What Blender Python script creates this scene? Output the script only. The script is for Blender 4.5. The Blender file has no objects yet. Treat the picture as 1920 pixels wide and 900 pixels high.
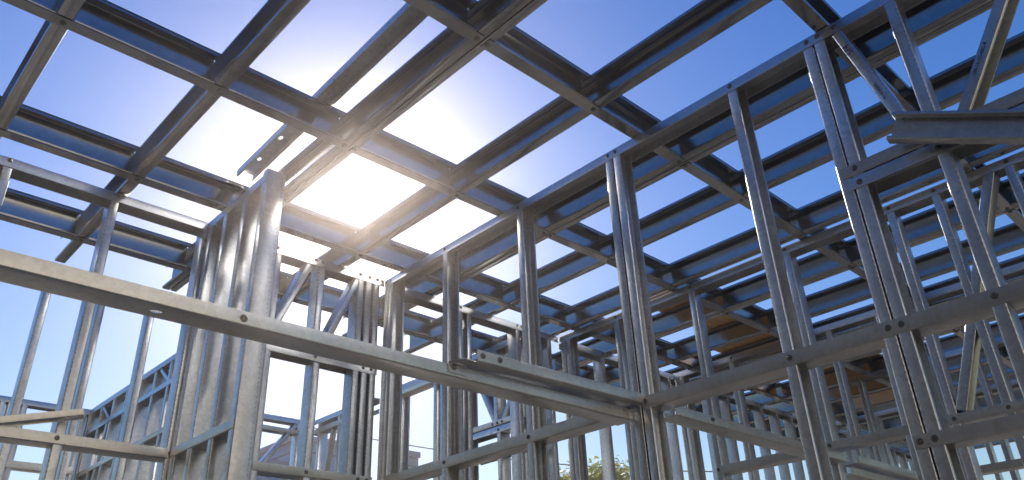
import bpy, bmesh, math, random
from mathutils import Vector, Matrix
random.seed(7)
sc = bpy.context.scene
col = sc.collection
R = math.radians
H = 1.55                      # camera height above the slab; every z below is given relative to the camera
X, Y, Z = Vector((1, 0, 0)), Vector((0, 1, 0)), Vector((0, 0, 1))

# ------------------------------------------------------------------ materials
def mat(name):
    m = bpy.data.materials.new(name); m.use_nodes = True
    nt = m.node_tree; nt.nodes.clear()
    out = nt.nodes.new('ShaderNodeOutputMaterial'); b = nt.nodes.new('ShaderNodeBsdfPrincipled')
    nt.links.new(b.outputs[0], out.inputs[0])
    return m, nt, b
def N(nt, t, **kw):
    n = nt.nodes.new(t)
    for k, v in kw.items():
        if k in n.inputs: n.inputs[k].default_value = v
        else: setattr(n, k, v)
    return n
def ramp(nt, fac, stops):
    r = nt.nodes.new('ShaderNodeValToRGB'); nt.links.new(fac, r.inputs[0])
    el = r.color_ramp.elements
    while len(el) < len(stops): el.new(0.5)
    for e, (p, c) in zip(el, stops):
        e.position = p; e.color = (*c, 1) if len(c) == 3 else c
    return r.outputs[0]
def mixc(nt, fac, a, b, mode='MIX'):
    n = nt.nodes.new('ShaderNodeMix'); n.data_type = 'RGBA'; n.blend_type = mode
    for s, v in ((0, fac), (6, a), (7, b)):
        if hasattr(v, 'is_linked') or hasattr(v, 'links'): nt.links.new(v, n.inputs[s])
        else: n.inputs[s].default_value = v if s == 0 else (*v, 1)
    return n.outputs[2]
def galv(name, c0, c1, metal, r0, r1, spangle=70, stain=0.35, stainc=(.30, .24, .18), b1=.18, b2=.35):
    m, nt, b = mat(name)
    tc = N(nt, 'ShaderNodeTexCoord'); oi = N(nt, 'ShaderNodeObjectInfo')
    add = nt.nodes.new('ShaderNodeVectorMath'); add.operation = 'ADD'
    mul = nt.nodes.new('ShaderNodeVectorMath'); mul.operation = 'SCALE'; mul.inputs[0].default_value = (3, 5, 7)
    nt.links.new(oi.outputs['Random'], mul.inputs['Scale'])
    nt.links.new(tc.outputs['Object'], add.inputs[0]); nt.links.new(mul.outputs[0], add.inputs[1])
    v = add.outputs[0]
    vo = N(nt, 'ShaderNodeTexVoronoi', Scale=spangle); nt.links.new(v, vo.inputs['Vector'])
    vo2 = N(nt, 'ShaderNodeTexVoronoi', Scale=spangle * 2.3); nt.links.new(v, vo2.inputs['Vector'])
    n1 = N(nt, 'ShaderNodeTexNoise', Scale=3.5, Detail=6.0, Roughness=.62); nt.links.new(v, n1.inputs['Vector'])
    n2 = N(nt, 'ShaderNodeTexNoise', Scale=28., Detail=5.0, Roughness=.7); nt.links.new(v, n2.inputs['Vector'])
    sep = nt.nodes.new('ShaderNodeSeparateColor'); nt.links.new(vo.outputs['Color'], sep.inputs[0])
    sep2 = nt.nodes.new('ShaderNodeSeparateColor'); nt.links.new(vo2.outputs['Color'], sep2.inputs[0])
    a = nt.nodes.new('ShaderNodeMath'); a.operation = 'MULTIPLY_ADD'; a.inputs[1].default_value = .6
    nt.links.new(sep.outputs[0], a.inputs[0])
    s2 = nt.nodes.new('ShaderNodeMath'); s2.operation = 'MULTIPLY'; s2.inputs[1].default_value = .4
    nt.links.new(sep2.outputs[1], s2.inputs[0]); nt.links.new(s2.outputs[0], a.inputs[2])
    base = mixc(nt, a.outputs[0], c0, c1)
    pal = ramp(nt, n1.outputs[0], [(.30, (.84, .84, .84)), (.55, (1, 1, 1)), (.8, (1.06, 1.06, 1.06))])
    base = mixc(nt, 1.0, base, pal, 'MULTIPLY')
    st = ramp(nt, n2.outputs[0], [(.56, (0, 0, 0)), (.72, (stain,) * 3)])
    base = mixc(nt, st, base, stainc)
    var = nt.nodes.new('ShaderNodeMapRange'); var.inputs[3].default_value = .86; var.inputs[4].default_value = 1.12
    nt.links.new(oi.outputs['Random'], var.inputs[0])
    base = mixc(nt, 1.0, base, var.outputs[0], 'MULTIPLY')
    if name == 'galvanised_spangled':
        # rolled-in swage marks: a row of small dark notches beside both bends of every stud
        uv = N(nt, 'ShaderNodeUVMap'); uv.uv_map = 'strip'; su = nt.nodes.new('ShaderNodeSeparateXYZ'); nt.links.new(uv.outputs[0], su.inputs[0])
        def mth(op, a, b_=None, c=None):
            q = nt.nodes.new('ShaderNodeMath'); q.operation = op
            for k, vv in enumerate((a, b_, c)):
                if vv is None: continue
                if isinstance(vv, (int, float)): q.inputs[k].default_value = vv
                else: nt.links.new(vv, q.inputs[k])
            return q.outputs[0]
        near = None
        for pos in (.0475, .1365):
            d = mth('LESS_THAN', mth('ABSOLUTE', mth('SUBTRACT', su.outputs[0], pos)), .0020)
            near = d if near is None else mth('MAXIMUM', near, d)
        saw = mth('LESS_THAN', mth('FRACT', mth('DIVIDE', su.outputs[1], .021)), .42)
        msk = mth('MULTIPLY', mth('MULTIPLY', near, saw), mth('MULTIPLY', n1.outputs[0], .75))
        base = mixc(nt, msk, base, (.10, .085, .07))
    nt.links.new(base, b.inputs['Base Color'])
    b.inputs['Metallic'].default_value = metal
    rr = nt.nodes.new('ShaderNodeMapRange'); rr.inputs[3].default_value = r0; rr.inputs[4].default_value = r1
    nt.links.new(a.outputs[0], rr.inputs[0])
    ad = nt.nodes.new('ShaderNodeMath'); ad.operation = 'MULTIPLY_ADD'; ad.inputs[1].default_value = .03
    nt.links.new(n1.outputs[0], ad.inputs[0]); nt.links.new(rr.outputs[0], ad.inputs[2])
    nt.links.new(ad.outputs[0], b.inputs['Roughness'])
    bu = N(nt, 'ShaderNodeBump', Strength=b1, Distance=.0015); nt.links.new(n2.outputs[0], bu.inputs['Height'])
    n3 = N(nt, 'ShaderNodeTexNoise', Scale=2.2, Detail=1.0); nt.links.new(v, n3.inputs['Vector'])
    bu2 = N(nt, 'ShaderNodeBump', Strength=b2, Distance=.02); nt.links.new(n3.outputs[0], bu2.inputs['Height'])
    nt.links.new(bu.outputs[0], bu2.inputs['Normal']); nt.links.new(bu2.outputs[0], b.inputs['Normal'])
    return m
M = {}
M['stud'] = galv('galvanised_spangled', (.545, .555, .565), (.73, .73, .73), .97, .275, .29, 55, .2, b1=.0, b2=.1)
M['joist'] = galv('galvanised_smooth', (.42, .425, .43), (.50, .50, .495), .97, .15, .17, 40, .0, b1=0, b2=0.02)
M['track'] = galv('galvanised_dull', (.565, .57, .57), (.69, .69, .69), .97, .28, .295, 60, .2, (.28, .21, .15), b1=.0, b2=.1)
def simple(name, c, rough=.6, metal=0., noise=None, amp=.25, bump=0., spec=None):
    m, nt, b = mat(name)
    b.inputs['Roughness'].default_value = rough; b.inputs['Metallic'].default_value = metal
    tc = N(nt, 'ShaderNodeTexCoord')
    n = N(nt, 'ShaderNodeTexNoise', Scale=noise or 5., Detail=8., Roughness=.65); nt.links.new(tc.outputs['Object'], n.inputs['Vector'])
    lo = tuple(x * (1 - amp) for x in c); hi = tuple(min(1, x * (1 + amp)) for x in c)
    nt.links.new(ramp(nt, n.outputs[0], [(.3, lo), (.7, hi)]), b.inputs['Base Color'])
    if bump:
        bu = N(nt, 'ShaderNodeBump', Strength=bump, Distance=.02); nt.links.new(n.outputs[0], bu.inputs['Height']); nt.links.new(bu.outputs[0], b.inputs['Normal'])
    return m
M['screw'] = simple('zinc_screw', (.20, .19, .18), .35, .8, 200, .3)
M['cream'] = simple('cream_render', (.80, .71, .57), .9, 0, 1.2, .08, .1)
M['concrete'] = simple('concrete_slab', (.27, .235, .185), .85, 0, 2.5, .18, .3)
M['ground'] = simple('dry_earth', (.17, .135, .09), .95, 0, .6, .3, .4)
M['leaf'] = None
M['bark'] = simple('bark', (.11, .08, .055), .9, 0, 20, .4, .5)
M['ink'] = simple('marker_ink', (.05, .02, .16), .6, 0, 40, .1)
M['stamp'] = simple('printer_ink', (.05, .055, .07), .6, 0, 40, .1)
M['wire'] = simple('black_cable', (.03, .03, .03), .6)
M['string'] = simple('white_string', (.75, .75, .72), .8)
def leafmat(name, a, b_):
    m, nt, b = mat(name)
    oi = N(nt, 'ShaderNodeTexCoord'); n = N(nt, 'ShaderNodeTexNoise', Scale=1.3, Detail=4.); nt.links.new(oi.outputs['Object'], n.inputs['Vector'])
    nt.links.new(ramp(nt, n.outputs[0], [(.35, a), (.65, b_)]), b.inputs['Base Color'])
    b.inputs['Roughness'].default_value = .5
    tr = nt.nodes.new('ShaderNodeBsdfTranslucent'); nt.links.new(b.inputs['Base Color'].links[0].from_socket, tr.inputs[0])
    mx = nt.nodes.new('ShaderNodeMixShader'); mx.inputs[0].default_value = .5
    out = [k for k in nt.nodes if k.type == 'OUTPUT_MATERIAL'][0]
    nt.links.new(b.outputs[0], mx.inputs[1]); nt.links.new(tr.outputs[0], mx.inputs[2]); nt.links.new(mx.outputs[0], out.inputs[0])
    return m
M['leaf'] = leafmat('tree_leaves', (.26, .36, .03), (.70, .61, .05))
M['dark'] = leafmat('dark_leaves', (.03, .06, .012), (.06, .10, .02))
M['palm'] = leafmat('palm_fronds', (.08, .13, .01), (.34, .32, .03))
def plymat():
    m, nt, b = mat('plywood')
    tc = N(nt, 'ShaderNodeTexCoord'); mp = N(nt, 'ShaderNodeMapping'); mp.inputs['Scale'].default_value = (1.2, 14, 1)
    nt.links.new(tc.outputs['Object'], mp.inputs[0])
    n = N(nt, 'ShaderNodeTexNoise', Scale=2.4, Detail=8., Roughness=.6, Distortion=.8); nt.links.new(mp.outputs[0], n.inputs['Vector'])
    c = ramp(nt, n.outputs[0], [(.25, (.42, .20, .07)), (.45, (.76, .45, .19)), (.6, (.82, .53, .25)), (.8, (.52, .26, .10))])
    nt.links.new(c, b.inputs['Base Color']); b.inputs['Roughness'].default_value = .7
    return m
M['ply'] = plymat()
def siding(name, c, step, axis=2):
    m, nt, b = mat(name)
    tc = N(nt, 'ShaderNodeTexCoord'); sx = nt.nodes.new('ShaderNodeSeparateXYZ'); nt.links.new(tc.outputs['Object'], sx.inputs[0])
    d = nt.nodes.new('ShaderNodeMath'); d.operation = 'DIVIDE'; d.inputs[1].default_value = step; nt.links.new(sx.outputs[axis], d.inputs[0])
    f = nt.nodes.new('ShaderNodeMath'); f.operation = 'FRACT'; nt.links.new(d.outputs[0], f.inputs[0])
    cc = ramp(nt, f.outputs[0], [(.0, tuple(x * .2 for x in c)), (.08, tuple(x * .3 for x in c)), (.12, c), (1., tuple(x * 1.05 for x in c))])
    n = N(nt, 'ShaderNodeTexNoise', Scale=1.4, Detail=5.); nt.links.new(tc.outputs['Object'], n.inputs['Vector'])
    v = ramp(nt, n.outputs[0], [(.3, (.8, .8, .8)), (.7, (1.1, 1.1, 1.1))])
    nt.links.new(mixc(nt, 1., cc, v, 'MULTIPLY'), b.inputs['Base Color']); b.inputs['Roughness'].default_value = .5
    bu = N(nt, 'ShaderNodeBump', Strength=.6, Distance=.03); nt.links.new(f.outputs[0], bu.inputs['Height']); nt.links.new(bu.outputs[0], b.inputs['Normal'])
    return m
M['siding'] = siding('blue_grey_siding', (.09, .30, .56), .42)
M['roofmetal'] = siding('blue_metal_roofing', (.10, .20, .36), .55)
M['block'] = siding('grey_block', (.28, .34, .40), .2)
M['brick'] = siding('dark_brick', (.065, .066, .075), .086)
M['trim'] = simple('white_trim', (.72, .73, .74), .5)
def glassmat():
    m, nt, b = mat('window_glass'); b.inputs['Base Color'].default_value = (.04, .05, .06, 1); b.inputs['Roughness'].default_value = .05
    b.inputs['Specular IOR Level'].default_value = .8
    return m
M['glass'] = glassmat()

# ------------------------------------------------------------------ object helpers
def link(name, me, parent=None, loc=(0, 0, 0), m=None, smooth=35):
    if m is not None and not me.materials: me.materials.append(m)
    o = bpy.data.objects.new(name, me); col.objects.link(o)
    if parent is not None:
        o.parent = parent; o.location = Vector(loc) - world_of(parent)
    else: o.location = loc
    if smooth and me.polygons:
        me.polygons.foreach_set('use_smooth', [True] * len(me.polygons)); me.set_sharp_from_angle(angle=R(smooth))
    return o
def world_of(o):
    v = Vector(o.location)
    while o.parent: o = o.parent; v += Vector(o.location)
    return v
def empty(name, loc, label, cat, group=None):
    o = bpy.data.objects.new(name, None); col.objects.link(o); o.location = loc; o.empty_display_size = .1
    return tag(o, label, cat, group)
def tag(o, label, cat, group=None):
    o['label'] = label; o['category'] = cat
    if group: o['group'] = group
    return o
def structure(o):
    o['kind'] = 'structure'; return o
def r3(p): return Vector((p[0], p[1], p[2] + H))

def arc(c, r, a0, a1, n=3):
    return [(c[0] + r * math.cos(a0 + (a1 - a0) * i / n), c[1] + r * math.sin(a0 + (a1 - a0) * i / n)) for i in range(n + 1)]
def cprofile(W, F, lip, t=.0022, r=.005, rib=False):
    """closed outline of a cold-formed C: web on v=0 from u=0..W, flanges to v=F, lips turned in"""
    pi = math.pi
    def side(off):
        rr = r - off if off else r
        pts = []
        if lip: pts.append((lip, F - off))
        if lip: pts += arc((r, F - r), r - off, pi / 2, pi, 3)
        else: pts.append((off, F))
        pts += arc((r, r), r - off, pi, 1.5 * pi, 3)
        if rib:
            k = W * .33
            for kk in (W * .5,):
                pts += [(kk - .010, off), (kk - .004, off + .004), (kk + .004, off + .004), (kk + .010, off)]
        pts += arc((W - r, r), r - off, 1.5 * pi, 2 * pi, 3)
        if lip: pts += arc((W - r, F - r), r - off, 0, pi / 2, 3)
        else: pts.append((W - off, F))
        if lip: pts.append((W - lip, F - off))
        return pts
    outer = side(0); inner = side(t)
    return outer, inner
def c_mesh(p0, p1, U, V, W, F, lip, t=.0022, rib=False, cuts=None):
    a = (p1 - p0); L = a.length
    U = U.normalized(); V = V.normalized(); A = a.normalized()
    U = (U - A * U.dot(A)).normalized(); V = (V - A * V.dot(A) - U * V.dot(U)).normalized()
    outer, inner = cprofile(W, F, lip, t, rib=rib)
    loop = outer + inner[::-1]; n = len(loop)
    vs = []
    for s in (0, L):
        for (u, v) in loop: vs.append(U * u + V * v + A * s)
    fs = [(i, (i + 1) % n, n + (i + 1) % n, n + i) for i in range(n)]
    k = len(outer)
    for base, rev in ((0, True), (n, False)):
        for i in range(k - 1):
            q = (base + i, base + i + 1, base + n - 2 - i, base + n - 1 - i)
            fs.append(q if not rev else q[::-1])
    if U.cross(V).dot(A) > 0: fs = [f[::-1] for f in fs]
    me = bpy.data.meshes.new('c'); me.from_pydata([tuple(v) for v in vs], [], fs)
    bm = bmesh.new(); bm.from_mesh(me); bmesh.ops.recalc_face_normals(bm, faces=bm.faces)
    # UV = (distance along the folded strip, distance along the member), both in metres
    cum = [0.]
    for a, b in zip(outer, outer[1:]): cum.append(cum[-1] + math.hypot(a[0] - b[0], a[1] - b[1]))
    arcs = cum + cum[::-1]
    uv = bm.loops.layers.uv.new('strip')
    for f in bm.faces:
        for l in f.loops:
            i = l.vert.index; l[uv].uv = (arcs[i % n], 0. if i < n else L)
    bm.to_mesh(me); bm.free()
    return me
def cmem(name, parent, p0, p1, U, V, W=.09, F=.041, lip=.012, m='stud', rib=False, jit=0.0):
    """p0/p1 camera-relative corner where web meets the u=0 flange"""
    p0 = r3(p0); p1 = r3(p1)
    me = c_mesh(p0, p1, U, V, W, F, lip, rib=rib)
    return link(name, me, parent, p0, M[m])
def slab_mesh(corners, thick_vec):
    n = len(corners); o = corners[0]
    vs = [tuple(c - o) for c in corners] + [tuple(c + thick_vec - o) for c in corners]
    fs = [tuple(range(n))[::-1], tuple(range(n, 2 * n))] + [(i, (i + 1) % n, n + (i + 1) % n, n + i) for i in range(n)]
    me = bpy.data.meshes.new('s'); me.from_pydata(vs, [], fs)
    bm = bmesh.new(); bm.from_mesh(me); bmesh.ops.recalc_face_normals(bm, faces=bm.faces); bm.to_mesh(me); bm.free()
    return me
def boxm(bm, lo, hi):
    vs = [bm.verts.new((x, y, z)) for z in (lo[2], hi[2]) for (x, y) in ((lo[0], lo[1]), (hi[0], lo[1]), (hi[0], hi[1]), (lo[0], hi[1]))]
    for f in ((3, 2, 1, 0), (4, 5, 6, 7), (0, 1, 5, 4), (1, 2, 6, 5), (2, 3, 7, 6), (3, 0, 4, 7)): bm.faces.new([vs[i] for i in f])
def bmobj(name, bm, m, parent=None, loc=(0, 0, 0), smooth=None):
    me = bpy.data.meshes.new(name); bmesh.ops.recalc_face_normals(bm, faces=bm.faces); bm.to_mesh(me); bm.free()
    me.materials.append(m)
    return link(name, me, parent, loc, None, smooth)
# screw head: low domed washer head with a hex recess, axis +z of its own mesh, one mesh per facing
def screw_mesh(nrm):
    bm = bmesh.new(); rings = [(.0108, 0), (.0108, .0014), (.0070, .0022), (.0064, .0058), (.0036, .0064), (.0030, .0036), (0, .0036)]
    prev = None; rot = Z.rotation_difference(nrm).to_matrix()
    for rr, zz in rings:
        if rr == 0:
            c = bm.verts.new(rot @ Vector((0, 0, zz)))
            for i in range(12): bm.faces.new((prev[i], prev[(i + 1) % 12], c))
            break
        cur = [bm.verts.new(rot @ Vector((rr * math.cos(i * math.pi / 6), rr * math.sin(i * math.pi / 6), zz))) for i in range(12)]
        if prev:
            for i in range(12): bm.faces.new((prev[i], prev[(i + 1) % 12], cur[(i + 1) % 12], cur[i]))
        prev = cur
    me = bpy.data.meshes.new('screw'); bmesh.ops.recalc_face_normals(bm, faces=bm.faces); bm.to_mesh(me); bm.free()
    me.materials.append(M['screw']); me.polygons.foreach_set('use_smooth', [True] * len(me.polygons)); me.set_sharp_from_angle(angle=R(40))
    return me
SM = {'x': screw_mesh(-X), 'y': screw_mesh(-Y), 'z': screw_mesh(-Z)}
def screw(parent, facing, p):
    p = r3(p); o = bpy.data.objects.new('screw', SM[facing]); col.objects.link(o); o.parent = parent
    o.location = p - world_of(parent); return o

# ------------------------------------------------------------------ steel wall frames
FLOOR = -H
rj = random.Random(11)
TOP = 2.0745
class Wall:
    """axis 'Y': front face at X=pos, runs along Y, depth to +X.  axis 'X': front face at Y=pos, runs along X, depth to +Y."""
    def __init__(s, axis, pos, a0, a1, label, group='steel stud wall frames', top=TOP, bottom=True, toptrack=True):
        s.ax, s.pos, s.top, s.a0, s.a1 = axis, pos, top, a0, a1
        s.D = X if axis == 'Y' else Y; s.A = Y if axis == 'Y' else X
        s.f = 'x' if axis == 'Y' else 'y'
        b = s.P((a0 + a1) / 2, .045, FLOOR)
        s.root = empty('stud_frame', r3(b), label, 'wall frame', group); s.root['kind'] = 'thing'
        if toptrack: s.top_track = s.track('top_track', a0, a1, top, -1)
        if bottom: s.track('bottom_track', a0, a1, FLOOR + .004, 1)
    def P(s, a, d, z): return Vector((s.pos + d, a, z)) if s.ax == 'Y' else Vector((a, s.pos + d, z))
    def track(s, name, a0, a1, z, up, F=.047, za=None, proud=.003, m='track'):
        za = z if za is None else za
        return cmem(name, s.root, s.P(a0, -proud, z), s.P(a1, -proud, za), s.D, Z * up, .09 + 2 * proud, F, 0, m)
    def stud(s, a, side=1, z0=FLOOR + .006, z1=None, F=.041, W=.09, name='stud'):
        """flange covers a..a+F; side=+1 web at a (opens to +a), side=-1 web at a+F"""
        z1 = s.top - .004 if z1 is None else z1
        aa = a if side > 0 else a + F
        j0, j1 = rj.uniform(-.0016, .0016), rj.uniform(-.0016, .0016)
        return cmem(name, s.root, s.P(aa + j0, rj.uniform(-.0004, .0012), z0), s.P(aa + j1, rj.uniform(-.0004, .0012), z1), s.D, s.A * side, W, F, .012, 'stud')
    def dbl(s, c, z0=FLOOR + .006, z1=None):
        s.stud(c + .0022, 1, z0, z1); s.stud(c - .0432, -1, z0, z1)
    def diag(s, a0, z0, a1, z1, side=1, F=.04, name='diagonal_brace', W=.086):
        """brace whose web edge runs from (a0,z0) to (a1,z1); flanges lie to `side` of it along the wall"""
        return cmem(name, s.root, s.P(a0, .002, z0), s.P(a1, .002, z1), s.D, s.A * side, W, F, .011, 'stud')
    def screw(s, parent, a, z, d=-.003): return screw(parent, s.f, s.P(a, d, z))

# ---- P: the main wall on the right, corner to beyond the right edge
P = Wall('Y', 2.45, -.45, 3.608, 'nearest steel stud wall frame, running from the centre corner out past the right edge')
P.dbl(3.565)
P.stud(3.012, -1); P.stud(2.412, -1)
P.dbl(1.812); P.stud(1.153, -1); P.dbl(.811)
P.stud(.497, 1, z1=1.376)                      # jack stud under the lintel
D2 = P.stud(.500, 1, z0=1.432)                  # upright of the lintel truss
D1 = P.diag(.700, 2.03, .548, 1.432, 1)
D3 = P.diag(.095, 2.03, .487, 1.432, -1)
P.dbl(-.25)
for a, z in ((3.59, 2.05), (3.545, 2.05), (3.03, 2.053), (2.435, 2.053), (1.835, 2.053), (1.79, 2.053), (1.175, 2.053), (.832, 2.053), (.79, 2.053), (.722, 2.053), (.52, 2.053)):
    P.screw(P.top_track, a, z)
t = P.track('lintel_track', -.25, .845, 1.428, 1, .045); t['label'] = 'upper of the two lintel tracks'
for a in (.792, .545, .52, .47): P.screw(t, a, 1.455)
t = P.track('lintel_track', -.25, .838, 1.4245, -1, .047)
for a in (.789, .528): P.screw(t, a, 1.398)
t = P.track('mid_rail', 1.835, 3.52, .848, 1, .05, za=.844)
for a in (3.03, 2.44, 1.87): P.screw(t, a, .874)
t = P.track('mid_rail', -.45, 1.80, .849, 1, .05, za=.847)
for a in (1.79, 1.17, .831, .79, .52): P.screw(t, a, .876, -.0035)
t = P.track('low_rail', -.45, .85, .500, 1, .042)
for a in (.832, .79): P.screw(t, a, .522)
t = P.track('low_rail', 1.2, 3.5, -.35, 1, .042)

# ---- P2
P2 = Wall('Y', 3.98, -1.2, 3.60, 'second wall frame beyond the main wall, seen through its studs with a long slanted brace')
for a in (3.052, 2.436, 1.77, 1.158, .925, .578, -.05, -.65): P2.stud(a, 1)
P2.stud(1.372, 1, z1=1.36)
P2.dbl(3.55)
P2.diag(.66, 2.03, 1.115, .94, 1, F=.05)
t = P2.track('mid_rail', -1.2, 2.47, .892, 1, .045)
for a in (2.46, 1.79, 1.176, .945, .6): P2.screw(t, a, .917)
t2 = P2.top_track
for a in (3.07, 2.456, 1.79, 1.18, .945, .6, .5): P2.screw(t2, a, 2.053)

# ---- P3, P4, P5
P3 = Wall('Y', 5.36, -1.5, 3.60, 'third frame from the camera parallel to the main wall, far studs under a screwed track')
for a in (3.03, 2.43, 2.21, 1.84, 1.25, .66, .05, -.6): P3.stud(a, 1)
P3.dbl(3.55)
t = P3.track('mid_rail', -1.5, 3.5, .892, 1, .045)
for a in (3.04, 1.86, 1.27, .68): P3.screw(P3.top_track, a, 2.053)
P4 = Wall('Y', 8.02, -2., 3.60, 'farthest wall frame at the right, low in the picture behind the third frame')
for k in range(18): P4.stud(3.35 - .30 * k, 1)
P4.track('mid_rail', -2., 3.5, .892, 1, .045)
P5 = Wall('Y', 6.72, -2., 2.75, 'wall frame between the third and the farthest one, deep inside the building')
for k in range(15): P5.stud(2.62 - .31 * k, 1)
P5.track('mid_rail', -2., 2.7, .892, 1, .045)

# ---- Y = 3.61 line
Q0 = Wall('X', 3.61, -1.3, 1.335, 'frame at far left, sunlit top track and one level rail, left of the tall post')
for a in (-1.0, -.45, .40, .862, 1.322): Q0.stud(a, 1)
for a, z in ((.42, 2.062), (.882, 2.062), (1.346, 2.062)): Q0.screw(Q0.top_track, a, z)
t = Q0.track('mid_rail', -1.3, 1.33, .858, 1, .045)
for a in (.872, 1.341): Q0.screw(t, a, .884)
b = Q0.track('bracket', 1.325, 1.40, 1.925, 1, .06); Q0.screw(b, 1.34, 1.965)

S = Wall('Y', 1.34, 2.985, 3.60, 'short bright frame of close studs, its end post standing left of the sun', group='steel stud wall frames')
for a in (3.18, 3.385): S.stud(a, 1)
S.stud(3.56, -1)
S.stud(2.985, 1, z1=2.10, name='end_post', W=.096, F=.05)
t = S.track('mid_rail', 2.99, 3.60, .862, 1, .04)

Q1 = Wall('X', 3.61, 1.434, 2.446, 'window frame at centre left, braced lintel above two open panes')
for a in (1.44, 1.728): Q1.stud(a, 1)
Q1.stud(2.014, 1, z0=FLOOR + .006, z1=1.46); Q1.stud(2.0, 1, z0=1.52)
Q1.stud(2.262, 1); Q1.stud(2.319, 1); Q1.stud(2.375, 1)
Q1.diag(1.925, 2.03, 1.715, 1.53, 1); Q1.diag(2.245, 2.03, 2.035, 1.53, 1)
for a in (1.735, 1.975, 2.02, 2.275, 2.34, 2.395, 2.43): Q1.screw(Q1.top_track, a, 2.06)
t = Q1.track('lintel_track', 1.72, 2.42, 1.518, 1, .04)
t = Q1.track('lintel_track', 1.712, 2.42, 1.512, -1, .045)
for a in (1.722, 2.022, 2.328, 2.38): Q1.screw(t, a, 1.493)
t = Q1.track('window_sill', 1.712, 2.42, .856, 1, .045)
for a in (1.726, 2.026, 2.331, 2.385): Q1.screw(t, a, .882)
Q1.track('low_rail', 1.45, 2.42, -.35, 1, .042)

Q2 = Wall('X', 3.61, 2.556, 3.972, 'wall frame just right of the centre corner, sunlit top track over widely spaced studs')
for a in (2.56, 3.028, 3.105, 3.545): Q2.stud(a, 1)
Q2.stud(3.86, 1)
for a in (2.575, 3.05, 3.56, 3.60, 3.88): Q2.screw(Q2.top_track, a, 2.06)
Q3 = Wall('X', 3.61, 4.08, 5.352, 'wall frame of broad bright studs between the second and third parallel frames')
for a in (4.132, 4.448, 4.76, 5.06, 5.29): Q3.stud(a, 1)
for a in (4.15, 4.47, 4.78): Q3.screw(Q3.top_track, a, 2.06)
Q4 = Wall('X', 3.61, 5.456, 8.01, 'long far wall frame of close studs on the garden side of the third room')
for k in range(9): Q4.stud(5.60 + .285 * k, 1)
for k in range(3): Q4.screw(Q4.top_track, 6.19 + .57 * k, 2.06)
Q5 = Wall('X', 3.61, 8.13, 11.2, 'most distant wall frame on the garden side, at the right edge of the building')
for k in range(10): Q5.stud(8.2 + .3 * k, 1)

# ---- frames beyond the building line
U = Wall('X', 4.85, .25, 1.96, 'frame of slim sunlit studs standing behind the long level beam at the left', top=2.10)
for a in (.30, .62, .922, 1.223, 1.520, 1.82): U.stud(a, 1)
T = Wall('Y', 1.985, 4.99, 7.33, 'tall receding frame at lower left, with a double top band and slanted braces')
for k in range(9): T.stud(5.03 + .285 * k, 1)
T.track('second_rail', 4.99, 7.33, 1.885, -1, .04); T.track('low_rail', 4.99, 7.33, 1.49, 1, .04)
for k in (1, 4, 6): T.diag(5.10 + .285 * k, 1.84, 5.32 + .285 * k, .6, 1, F=.05)
for k in range(4): T.diag(5.2 + .6 * k, 2.03, 5.0 + .6 * k, 1.89, 1, F=.03)
U2 = Wall('X', 7.33, -.6, 2.09, 'blue-shaded frame with a square window opening, farthest at lower left')
for a in (-.3, .3, .9, 1.30, 1.355, 1.92, 1.975): U2.stud(a, 1)
U2.stud(1.46, 1)
U2.track('window_sill', 1.36, 1.95, 1.515, 1, .06); U2.track('second_rail', 1.9, 2.09, 1.79, 1, .04)
U2.track('second_rail', -.6, 1.46, 1.42, 1, .05)
V = Wall('X', 6.57, 3.0, 3.70, 'small far frame with a cross brace seen through the left window pane')
for a in (3.16, 3.56): V.stud(a, 1)
V.diag(3.535, 2.03, 3.02, 1.35, 1, F=.04)
V.track('second_rail', 3.0, 3.66, 1.93, 1, .04)
W1 = Wall('Y', 3.71, 5.6, 6.55, 'far receding frame with two parallel top rails seen through the right window pane')
for a in (6.42, 6.08, 5.75): W1.stud(a, 1)
W1.track('second_rail', 5.6, 6.55, 1.94, 1, .045)
W1.diag(6.20, 1.93, 6.36, 1.2, 1, F=.03, W=.05)
W2 = Wall('Y', 3.72, 3.74, 5.21, 'frame behind the centre posts with a tall door opening and a V braced lintel')
W2.stud(5.165, -1); W2.stud(4.70, 1); W2.stud(4.62, 1); W2.dbl(4.36); W2.stud(3.80, 1)
W2.track('lintel_track', 4.67, 5.21, 1.985, 1, .045)
W2.stud(4.005, 1, z0=1.475)
W2.diag(4.33, 2.03, 4.05, 1.475, -1); W2.diag(3.72, 1.85, 3.95, 1.475, 1)
t = W2.track('lintel_track', 3.74, 4.37, 1.472, 1, .04)
for a in (4.06, 4.01, 3.96): W2.screw(t, a, 1.49)
t = W2.track('lintel_track', 3.74, 4.37, 1.468, -1, .045); W2.screw(t, 4.0, 1.44)
W2.stud(3.98, 1, z1=1.42)
W2.track('second_rail', 3.74, 4.3, 1.30, -1, .04)

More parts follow.
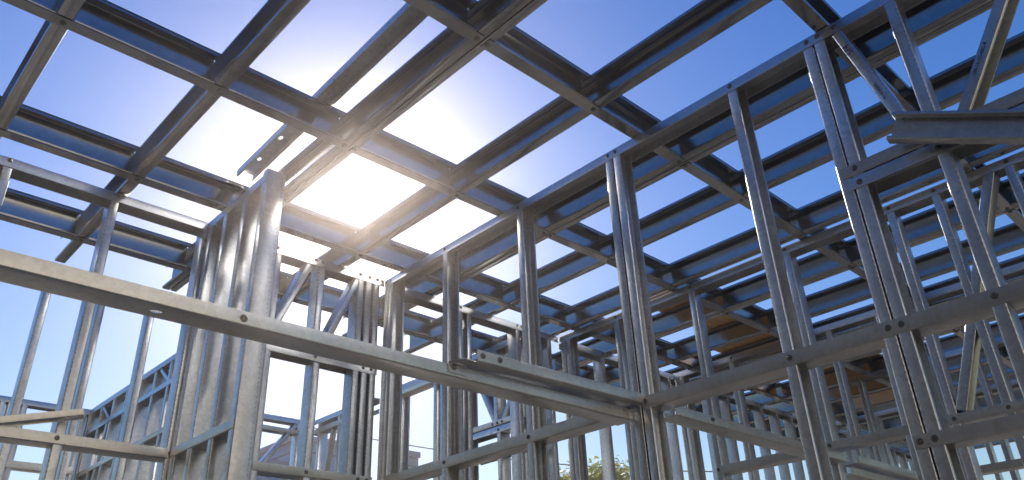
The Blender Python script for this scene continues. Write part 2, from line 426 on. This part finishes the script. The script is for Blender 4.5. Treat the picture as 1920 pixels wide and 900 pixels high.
# ------------------------------------------------------------------ long level beams between walls
def beam(name, x0, z0, x1, z1, y, label, F=.04):
    root = empty(name, r3(((x0 + x1) / 2, y + .045, (z0 + z1) / 2)), label, 'beam', 'level beams between the walls')
    c = cmem('channel', root, Vector((x0, y, z0)), Vector((x1, y, z1)), Y, Z, .09, F, 0, 'track')
    return root, c
b1, c1 = beam('level_beam', -.9, .793, 2.447, .812, 1.85, 'long sunlit beam crossing the left half of the picture at rail height')
screw(c1, 'y', (.818, 1.8495, .822))
b2, c2 = beam('level_beam', 1.583, .8528, 2.446, .866, 1.79, 'short channel lapped on top of the long beam, two screws at its cut end')
for x, z in ((1.605, .876), (1.68, .877)): screw(c2, 'y', (x, 1.7897, z))
tab = link('end_tab', slab_mesh([r3((1.508, 1.846, .818)), r3((1.585, 1.846, .818)), r3((1.585, 1.846, .853)), r3((1.508, 1.846, .853))], Vector((0, .0022, 0))), c2, r3((1.508, 1.846, .818)), M['track'], 0)
tab2 = link('end_tab', slab_mesh([r3((1.508, 1.846, .8535)), r3((1.60, 1.846, .8535)), r3((1.60, 1.80, .8535)), r3((1.54, 1.80, .8535))], Vector((0, 0, .0022))), c2, r3((1.508, 1.846, .8535)), M['track'], 0)
screw(tab, 'y', (1.53, 1.8455, .838))
b3, c3 = beam('level_beam', 2.545, .822, 3.975, .822, 1.72, 'level beam in the shaded room right of centre, between the first two parallel frames')
screw(c3, 'y', (2.80, 1.7195, .846))
b4, c4 = beam('level_beam', 4.075, .826, 5.355, .826, 1.70, 'upper of two level beams at lower right, beyond the second parallel frame')
b5, c5 = beam('level_beam', 4.075, .776, 5.355, .776, 1.745, 'lower of two level beams at lower right, half hidden under the other')

def punch(o, cutters):
    """cut oval service holes; cutters = (centre, axis, length direction) in world space"""
    bpy.context.view_layer.update()
    bm = bmesh.new()
    for c, ax, ln, a, b in cutters:
        w_ = ax.cross(ln); r0 = []; r1 = []
        for k in range(20):
            p = r3(c) + ln * a * math.cos(k * math.pi / 10) + w_ * b * math.sin(k * math.pi / 10)
            r0.append(bm.verts.new(p - ax * .02)); r1.append(bm.verts.new(p + ax * .02))
        bm.faces.new(r0); bm.faces.new(r1[::-1])
        for k in range(20): bm.faces.new((r0[k], r0[(k + 1) % 20], r1[(k + 1) % 20], r1[k]))
    bmesh.ops.recalc_face_normals(bm, faces=bm.faces)
    me = bpy.data.meshes.new('cut'); bm.to_mesh(me); bm.free(); cu = bpy.data.objects.new('cut', me); col.objects.link(cu)
    md = o.modifiers.new('b', 'BOOLEAN'); md.operation = 'DIFFERENCE'; md.object = cu; md.solver = 'EXACT'
    dg = bpy.context.evaluated_depsgraph_get(); new = bpy.data.meshes.new_from_object(o.evaluated_get(dg)); o.modifiers.clear(); o.data = new
    bpy.data.objects.remove(cu)
punch(c1, [((.612, 1.897, .799), Z, X, .016, .011), ((-.3, 1.897, .794), Z, X, .016, .011)])
# ------------------------------------------------------------------ ceiling grid
ZB = 2.080; DJ = .155; FJ = .055
J = [(-.87, 1), (-.29, 0), (.350, 0), (.933, 0), (1.522, 1), (2.183, 0), (2.803, 1), (3.352, 0), (3.965, 0), (4.57, 1), (5.165, 0), (5.70, 0), (6.28, 1), (6.88, 0), (7.36, 0), (7.86, 1), (8.42, 0), (9.0, 0), (9.6, 1), (10.2, 0), (10.8, 0)]
names = {
 -.87: 'double roof joist outside the left edge', -.29: 'single roof joist outside the left edge of the picture',
 .350: 'steep narrow roof joist at the far left of the ceiling grid',
 .933: 'second roof joist from the left, coming down from the top edge',
 1.522: 'double roof joist with a centre seam, passing over the sun',
 2.183: 'single roof joist right of the sun, blue web facing the camera',
 2.803: 'double roof joist just behind the top track of the main wall',
 3.352: 'first single roof joist beyond the main wall, deep blue web',
 3.965: 'roof joist resting above the track of the second parallel frame',
 4.57: 'double roof joist just beyond the second parallel frame',
 5.165: 'roof joist under the nearest strip of plywood decking',
 5.70: 'roof joist between the two strips of plywood decking',
 6.28: 'double roof joist behind the plywood decking'}
YS, YE = -1.3, 4.57
jn = 0
for x, d in J:
    if x in names: lab = names[x]
    else:
        jn += 1
        lab = ['fourteenth', 'fifteenth', 'sixteenth', 'seventeenth', 'eighteenth', 'nineteenth', 'twentieth', 'last'][jn - 1] + (' double' if d else '') + ' roof joist from the left, a thin far band at right'
    root = empty('roof_joist', r3((x, (YS + YE) / 2, ZB)), lab, 'joist', 'roof joists running away to the left')
    ye = {.933: 4.56, 1.522: 4.55}.get(x, YE)
    cmem('channel', root, (x, YS, ZB), (x, ye, ZB), Z, -X, DJ, FJ if not d else .046, .016, 'joist', rib=False)
    if d: cmem('channel', root, (x + .0045, YS, ZB), (x + .0045, ye, ZB), Z, X, DJ, .038, .014, 'joist')
rows = [(-.95, 'blocking behind the camera'), (-.07, 'blocking row above the camera'), (.79, 'blocking row nearest the camera'), (1.69, 'second blocking row'), (2.60, 'third blocking row'), (3.46, 'fourth blocking row'), (4.24, 'farthest blocking row')]
dj = [x for x, d in J if d]
bays = ['bay left of the sun', 'bay between the first two double joists', 'bay beyond the main wall', 'bay beyond the plywood start', 'deep right bay', 'far right bay', 'last bay at right']
def noggin(x0, x1, y, lab):
    """blocking piece y = web plane; opens towards the camera; tongues of both flanges run on under and over the joists"""
    root = empty('blocking_channel', r3(((x0 + x1) / 2, y, ZB)), lab, 'blocking', 'blocking pieces between the roof joists')
    xs = [x for x, d in J if x0 - 1e-3 <= x <= x1 + 1e-3]
    F = .052
    for a, b in zip(xs, xs[1:]):
        dl = 1 if dict(J)[a] else 0
        s = a + (.042 if dl else .004); e = b - (.050 if dict(J)[b] else .058)
        # web + lips body between the joists, end cut square with a raked corner
        cmem('channel', root, (s, y, ZB + .001), (e, y, ZB + .001), Z, -Y, DJ - .002, F, .015, 'joist')
    for zz, nm in ((ZB - .0042, 'bottom_tongue'), (ZB + DJ + .0008, 'top_tongue')):
        c = [r3((x0 + .014, y, zz)), r3((x1 - .012, y, zz)), r3((x1 - .012, y - F, zz)), r3((x0 + .014, y - F, zz))]
        o = link(nm, slab_mesh(c, Vector((0, 0, .0022))), root, c[0], M['joist'], 0)
        if nm == 'bottom_tongue':
            for x in xs:
                sx = x - .026 if x > x0 + .1 else x + .026
                if x0 + .02 <= sx <= x1 - .01 and x < 6.5: screw(o, 'z', (sx, y - .027, ZB - .0044))
    return root
for y, rl in rows:
    for i, (a, b) in enumerate(zip(dj, dj[1:])):
        if y < 0 and a < 0: continue
        noggin(a, b, y, rl + ', ' + bays[i])
    if y >= 1.6: pass
# loose channel lying on top of the blocking, left of the sun
root = empty('loose_channel', r3((1.33, 2.0, 2.25)), 'loose channel laid legs down on the blocking, ending above the tall post', 'channel', 'loose steel channels')
zt = ZB + DJ + .006
lc = cmem('channel', root, (1.345, 3.36, zt + .042), (1.262, .35, zt + .042), X, -Z, .088, .041, .010, 'stud')
punch(lc, [((1.385, 3.20, zt + .041), Z, Y, .017, .009), ((1.377, 2.97, zt + .041), Z, Y, .017, .009), ((1.371, 2.80, zt + .041), Z, Y, .017, .009)])
# loose channel fixed across the truss at right
root = empty('loose_channel', r3((2.38, .45, 1.4)), 'loose channel fixed level across the braced lintel at the upper right', 'channel', 'loose steel channels')
cmem('channel', root, (2.400, .648, 1.455), (2.490, -.048, 1.115), Z, -X, .100, .040, .012, 'stud')
# loose offcut resting on the left rail
root = empty('loose_channel', r3((.8, 3.5, .93)), 'short offcut tipped up on the level rail at lower left', 'channel', 'loose steel channels')
cmem('channel', root, (.52, 3.62, .872), (.925, 3.50, .962), Y, Z, .08, .03, 0, 'track')

# ------------------------------------------------------------------ plywood decking
def ply(x0, x1, y0, y1, lab):
    c = [r3((x0, y0, ZB + DJ + .005)), r3((x1, y0, ZB + DJ + .005)), r3((x1, y1, ZB + DJ + .005)), r3((x0, y1, ZB + DJ + .005))]
    o = link('plywood_sheet', slab_mesh(c, Vector((0, 0, .017))), None, c[0], M['ply'], 0)
    return tag(o, lab, 'plywood', 'plywood sheets on the roof joists')
ply(4.20, 5.16, 2.63, 3.08, 'nearest orange plywood sheet lying on the roof joists, right of centre')
ply(5.18, 6.10, 2.70, 3.30, 'middle orange plywood sheet on the roof joists')
ply(6.12, 7.6, 2.45, 3.30, 'farthest dark plywood sheet on the roof joists')

# ------------------------------------------------------------------ ink marks on the lintel diagonals
def ink(txt, p, right, up, size, m, parent, name='ink_mark'):
    cu = bpy.data.curves.new(name, 'FONT'); cu.body = txt; cu.size = size; cu.extrude = .0002; cu.align_x = 'CENTER'; cu.align_y = 'CENTER'
    o = bpy.data.objects.new(name, cu); col.objects.link(o)
    dg = bpy.context.evaluated_depsgraph_get(); me = bpy.data.meshes.new_from_object(o.evaluated_get(dg)); bpy.data.objects.remove(o)
    n = right.cross(up); mt = Matrix((right, up, n)).transposed()
    me.transform(mt.to_4x4()); me.materials.clear(); me.materials.append(m)
    return link(name, me, parent, r3(p), None, 0)

def marks():
    nX = -X
    def put(txt, y, z, a, size, m, parent, flip, name='ink_mark'):
        rgt = a.normalized() * (1 if flip else -1); up = nX.cross(rgt)
        ink(txt, (2.4503 if parent is D2 else 2.4503, y, z), rgt, up, size, m, parent, name)
    a1 = Vector((0, .152, .598)); a3 = Vector((0, -.392, .598))
    put('S74', .698, 1.927, a1, .034, M['ink'], D1, True)
    put('100S434-16', .640, 1.70, a1, .017, M['stamp'], D1, False, 'printed_stamp')
    put('1007', .520, 1.60, Z.copy(), .016, M['stamp'], D2, False, 'printed_stamp')
    put('100-16-1C-43C-8', .331, 1.640, a3, .016, M['stamp'], D3, True, 'printed_stamp')
marks()
# ------------------------------------------------------------------ neighbours, trees, cables
def house():
    o = (10.8, 18.5, 0)
    root = empty('neighbour_house', o, 'blue-grey neighbouring house with lapped siding, seen through the window frame', 'house')
    bm = bmesh.new(); boxm(bm, (-2.1, -2.5, 0), (-.35, 2.5, 6.12)); bmobj('wall', bm, M['siding'], root, o)
    bm = bmesh.new(); boxm(bm, (-3.2, -2.3, 0), (-2.103, 2.3, 5.55)); bmobj('side_wing', bm, M['siding'], root, o)
    bm = bmesh.new(); boxm(bm, (-2.2, -2.6, 6.123), (-.27, 2.6, 6.24)); bmobj('roof', bm, M['roofmetal'], root, o)
    bm = bmesh.new(); boxm(bm, (-3.3, -2.4, 5.553), (-2.203, 2.4, 5.66)); bmobj('wing_roof', bm, M['roofmetal'], root, o)
    for x in (-1.2,):
        bm = bmesh.new(); boxm(bm, (x - .5, -2.56, 3.2), (x + .5, -2.5, 4.4)); f = bmobj('window', bm, M['trim'], root, o)
        bm = bmesh.new(); boxm(bm, (x - .42, -2.58, 3.28), (x + .42, -2.563, 4.32)); bmobj('pane', bm, M['glass'], f, o)
house()
def unseen_house():  # unseen house, added as a warm bright wall for the steel to reflect
    o = (-2, -12, 0); root = empty('neighbour_house', o, 'added cream house behind the camera, out of view, reflected by the steel', 'house')
    bm = bmesh.new(); boxm(bm, (-16, -4, -.1), (7, 4, 8.6)); bmobj('wall', bm, M['cream'], root, o)
    bm = bmesh.new()
    vs = [bm.verts.new(v) for v in ((-16.5, -4.5, 8.6), (7.5, -4.5, 8.6), (7.5, 4.5, 8.6), (-16.5, 4.5, 8.6), (-13, 0, 10.6), (4, 0, 10.6))]
    for f in ((0, 1, 5, 4), (1, 2, 5), (2, 3, 4, 5), (3, 0, 4), (3, 2, 1, 0)): bm.faces.new([vs[i] for i in f])
    bmobj('roof', bm, M['roofmetal'], root, o)
    for k in range(4):
        for z in (1.2, 4.6):
            x = -13 + 5.2 * k
            bm = bmesh.new(); boxm(bm, (x - .7, 4.0, z), (x + .7, 4.06, z + 1.5)); f = bmobj('window', bm, M['trim'], root, o)
            bm = bmesh.new(); boxm(bm, (x - .6, 4.063, z + .1), (x + .6, 4.08, z + 1.4)); bmobj('pane', bm, M['glass'], f, o)
unseen_house()
def unseen_block():  # unseen building, added so steel facing left reflects something dark
    o = (-11, 1, 0); root = empty('unseen_dark_block', o, 'added dark brick block out of view at left, darkening reflections in the steel', 'building')
    bm = bmesh.new(); boxm(bm, (-3, -11, -.1), (3, 10, 9.6)); bmobj('wall', bm, M['brick'], root, o)
    bm = bmesh.new(); boxm(bm, (-3.2, -11.2, 9.603), (3.2, 10.2, 9.85)); bmobj('roof', bm, M['roofmetal'], root, o)
    for k in range(5):
        for z in (1.2, 4.0, 6.8):
            y = -9 + 4.2 * k
            bm = bmesh.new(); boxm(bm, (3.0, y - .7, z), (3.05, y + .7, z + 1.4)); f = bmobj('window', bm, M['trim'], root, o)
            bm = bmesh.new(); boxm(bm, (3.053, y - .6, z + .1), (3.07, y + .6, z + 1.3)); bmobj('pane', bm, M['glass'], f, o)
unseen_block()
def shed():
    root = empty('neighbour_block', (12.5, 17.3, 0), 'small flat-topped grey building low behind the centre posts', 'building')
    bm = bmesh.new(); boxm(bm, (-.33, -.33, 0), (.33, .33, 6.45)); bmobj('wall', bm, M['block'], root, (12.5, 17.3, 0))
    bm = bmesh.new(); boxm(bm, (-.37, -.37, 6.453), (.37, .37, 6.6)); bmobj('roof', bm, M['roofmetal'], root, (12.5, 17.3, 0))
    return root
shed()
def tree(x, y, h, r, lab, n, mleaf='leaf', seed=1, name='broadleaf_tree'):
    rd = random.Random(seed); root = empty(name, (x, y, 0), lab, 'tree', 'trees beyond the building' if name != 'palm_tree' else None)
    bm = bmesh.new()
    def limb(p, q, ra, rb):
        a = (q - p).normalized(); s = a.orthogonal().normalized(); t_ = a.cross(s); rs = []
        for pp, rr in ((p, ra), (q, rb)): rs.append([bm.verts.new(pp + s * rr * math.cos(k * math.pi / 4) + t_ * rr * math.sin(k * math.pi / 4)) for k in range(8)])
        for k in range(8): bm.faces.new((rs[0][k], rs[0][(k + 1) % 8], rs[1][(k + 1) % 8], rs[1][k]))
    limb(Vector((0, 0, 0)), Vector((0, 0, h * .5)), .2, .13); limb(Vector((0, 0, h * .5)), Vector((.1, 0, h * .8)), .13, .05)
    cl = []
    for k in range(9):
        an = k * 2.4; q = Vector((math.cos(an) * r * .6, math.sin(an) * r * .6, h * (.55 + .05 * k)))
        limb(Vector((0, 0, h * (.35 + .03 * k))), q, .06, .02); cl.append(q)
    bmobj('trunk', bm, M['bark'], root, (x, y, 0), 60)
    for k in range(26):
        an = rd.random() * 6.28; rr = r * rd.random() ** .6; zz = h * (.5 + .45 * rd.random())
        cl.append(Vector((math.cos(an) * rr * (1.25 - zz / h * .6), math.sin(an) * rr * (1.25 - zz / h * .6), zz)))
    vs = []; fs = []
    for i in range(n):
        c = rd.choice(cl); p = c + Vector((rd.gauss(0, 1), rd.gauss(0, 1), rd.gauss(0, .7))) * r * .2
        s = (.045 + rd.random() * .06) * (1 if r < 3 else 3.2); u = Vector((rd.gauss(0, 1), rd.gauss(0, 1), rd.gauss(0, 1))).normalized(); w = u.orthogonal().normalized()
        b = len(vs); vs += [p - u * s, p + w * s * .45, p + u * s, p - w * s * .45]; fs.append((b, b + 1, b + 2, b + 3))
    me = bpy.data.meshes.new('crown'); me.from_pydata([tuple(v) for v in vs], [], fs); link('crown', me, root, (x, y, 0), M[mleaf], 0)
tree(15.9, 13.9, 6.05, 1.45, 'yellow-green tree between the broad studs at the bottom centre', 30000, seed=3)
tree(14.6, 13.6, 5.0, 1.0, 'smaller low tree just left of the yellow-green tree', 9000, seed=5)
def palm():
    x, y, h = 6.25, 12.1, 3.62
    root = empty('palm_tree', (x, y, 0), 'bright yellow-green palm showing under the window sill at left', 'palm tree')
    bm = bmesh.new(); rd = random.Random(4)
    rings = []
    for k in range(13):
        z = h * k / 12; rr = .14 - .03 * k / 12 + (.015 if k % 2 else 0)
        rings.append([bm.verts.new((rr * math.cos(a * math.pi / 5), rr * math.sin(a * math.pi / 5), z)) for a in range(10)])
    for r0, r1 in zip(rings, rings[1:]):
        for a in range(10): bm.faces.new((r0[a], r0[(a + 1) % 10], r1[(a + 1) % 10], r1[a]))
    bmobj('trunk', bm, M['bark'], root, (x, y, 0), 60)
    for f in range(18):
        an = f * 2.399; el = R(70 - f * 5.2); L = 1.25
        vs = []; fs = []; p = Vector((0, 0, h)); d = Vector((math.cos(an) * math.cos(el), math.sin(an) * math.cos(el), math.sin(el)))
        side = Vector((-math.sin(an), math.cos(an), 0))
        for k in range(22):
            q = p + d * L / 22; d = (d + Vector((0, 0, -.055))).normalized()
            ll = .34 * math.sin(math.pi * (k + 1.5) / 24) + .03
            for sg in (-1, 1):
                b = len(vs); tip = q + side * sg * ll + d * ll * .6 + Vector((0, 0, -.25 * ll))
                vs += [p, q, tip]; fs.append((b, b + 1, b + 2))
            p = q
        me = bpy.data.meshes.new('frond'); me.from_pydata([tuple(v) for v in vs], [], fs); link('frond', me, root, (x, y, 0), M['palm'], 0)
palm()
def cable(name, p, q, sag, rad, m, lab, cat):
    p = r3(p); q = r3(q); bm = bmesh.new(); prev = None
    a = (q - p).normalized(); s = a.orthogonal().normalized(); t_ = a.cross(s)
    for k in range(25):
        u = k / 24; c = p.lerp(q, u) + Vector((0, 0, -sag * 4 * u * (1 - u)))
        cur = [bm.verts.new(c + (s * math.cos(j * math.pi / 3) + t_ * math.sin(j * math.pi / 3)) * rad - p) for j in range(6)]
        if prev:
            for j in range(6): bm.faces.new((prev[j], prev[(j + 1) % 6], cur[(j + 1) % 6], cur[j]))
        prev = cur
    return tag(bmobj(name, bm, m, None, p, 60), lab, cat)
cable('power_line', (9.5, 26, 8.3), (24, 15, 5.5), .6, .02, M['wire'], 'thin power line sloping across the sky behind the centre posts', 'cable')
cable('string_line', (.40, 3.66, 2.105), (1.36, 3.66, 2.10), .002, .0015, M['string'], 'thin string stretched above the sunlit top track at left', 'string')

# ------------------------------------------------------------------ ground and slab
bm = bmesh.new(); boxm(bm, (-4, -4, -.12), (12.5, 8.5, .0)); structure(bmobj('floor_slab', bm, M['concrete']))
bm = bmesh.new(); vs = [bm.verts.new(v) for v in ((-90, -90, -.10), (90, -90, -.10), (90, 90, -.10), (-90, 90, -.10))]; bm.faces.new(vs)
structure(bmobj('ground', bm, M['ground']))

# ------------------------------------------------------------------ light
EL, AZ = R(31.0), R(59.3)
w = bpy.data.worlds.new('World'); sc.world = w; w.use_nodes = True
nt = w.node_tree; bg = nt.nodes['Background']
sky = nt.nodes.new('ShaderNodeTexSky'); sky.sky_type = 'NISHITA'; sky.sun_disc = False
sky.sun_elevation = EL; sky.sun_rotation = math.pi / 2 - AZ
sky.air_density = 1.6; sky.dust_density = 0.25; sky.ozone_density = 5.0; sky.altitude = 0
hs = nt.nodes.new('ShaderNodeHueSaturation'); hs.inputs['Saturation'].default_value = 1.32; hs.inputs['Hue'].default_value = .520
nt.links.new(sky.outputs[0], hs.inputs['Color']); nt.links.new(hs.outputs[0], bg.inputs[0]); bg.inputs[1].default_value = .12
ld = bpy.data.lights.new('sun', 'SUN'); ld.energy = 4.5; ld.angle = R(.53); ld.color = (1, .94, .84)
lo = bpy.data.objects.new('sun', ld); col.objects.link(lo)
sd = Vector((math.cos(EL) * math.cos(AZ), math.cos(EL) * math.sin(AZ), math.sin(EL)))
lo.rotation_euler = sd.to_track_quat('Z', 'Y').to_euler(); lo.location = (0, 0, 20)

# HAZE: scattering volume added to imitate the lens flare glow round the sun
def haze(d):
    bm = bmesh.new(); boxm(bm, (-92, -92, -1.2), (92, 92, 12.5))
    m = bpy.data.materials.new('flare_veil'); m.use_nodes = True; n = m.node_tree; n.nodes.clear()
    out = n.nodes.new('ShaderNodeOutputMaterial'); v = n.nodes.new('ShaderNodeVolumePrincipled')
    v.inputs['Color'].default_value = (1, .86, .80, 1); v.inputs['Density'].default_value = d; v.inputs['Anisotropy'].default_value = .89  # pinkish tint imitates the flare's warm halo
    n.links.new(v.outputs[0], out.inputs['Volume'])
    o = bmobj('haze', bm, m); o['kind'] = 'stuff'
haze(.0042)
# ------------------------------------------------------------------ camera
cam = bpy.data.cameras.new('camera'); co = bpy.data.objects.new('camera', cam); col.objects.link(co)
cam.sensor_width = 36; cam.lens = 1466.98 / 1920 * 36; cam.clip_start = .02; cam.clip_end = 2000
mt = Matrix(((0.7267763, -0.30214054, -0.61685275), (-0.68584219, -0.3684237, -0.62760216), (-0.03763912, 0.87919001, -0.47498234)))
co.matrix_world = Matrix.Translation((0, 0, H)) @ mt.to_4x4()
sc.camera = co
sc.view_settings.view_transform = 'Standard'; sc.view_settings.look = 'None'; sc.view_settings.gamma = 1
sc.view_settings.exposure = 0.08
sc.cycles.max_bounces = 8; sc.cycles.diffuse_bounces = 3; sc.cycles.glossy_bounces = 6
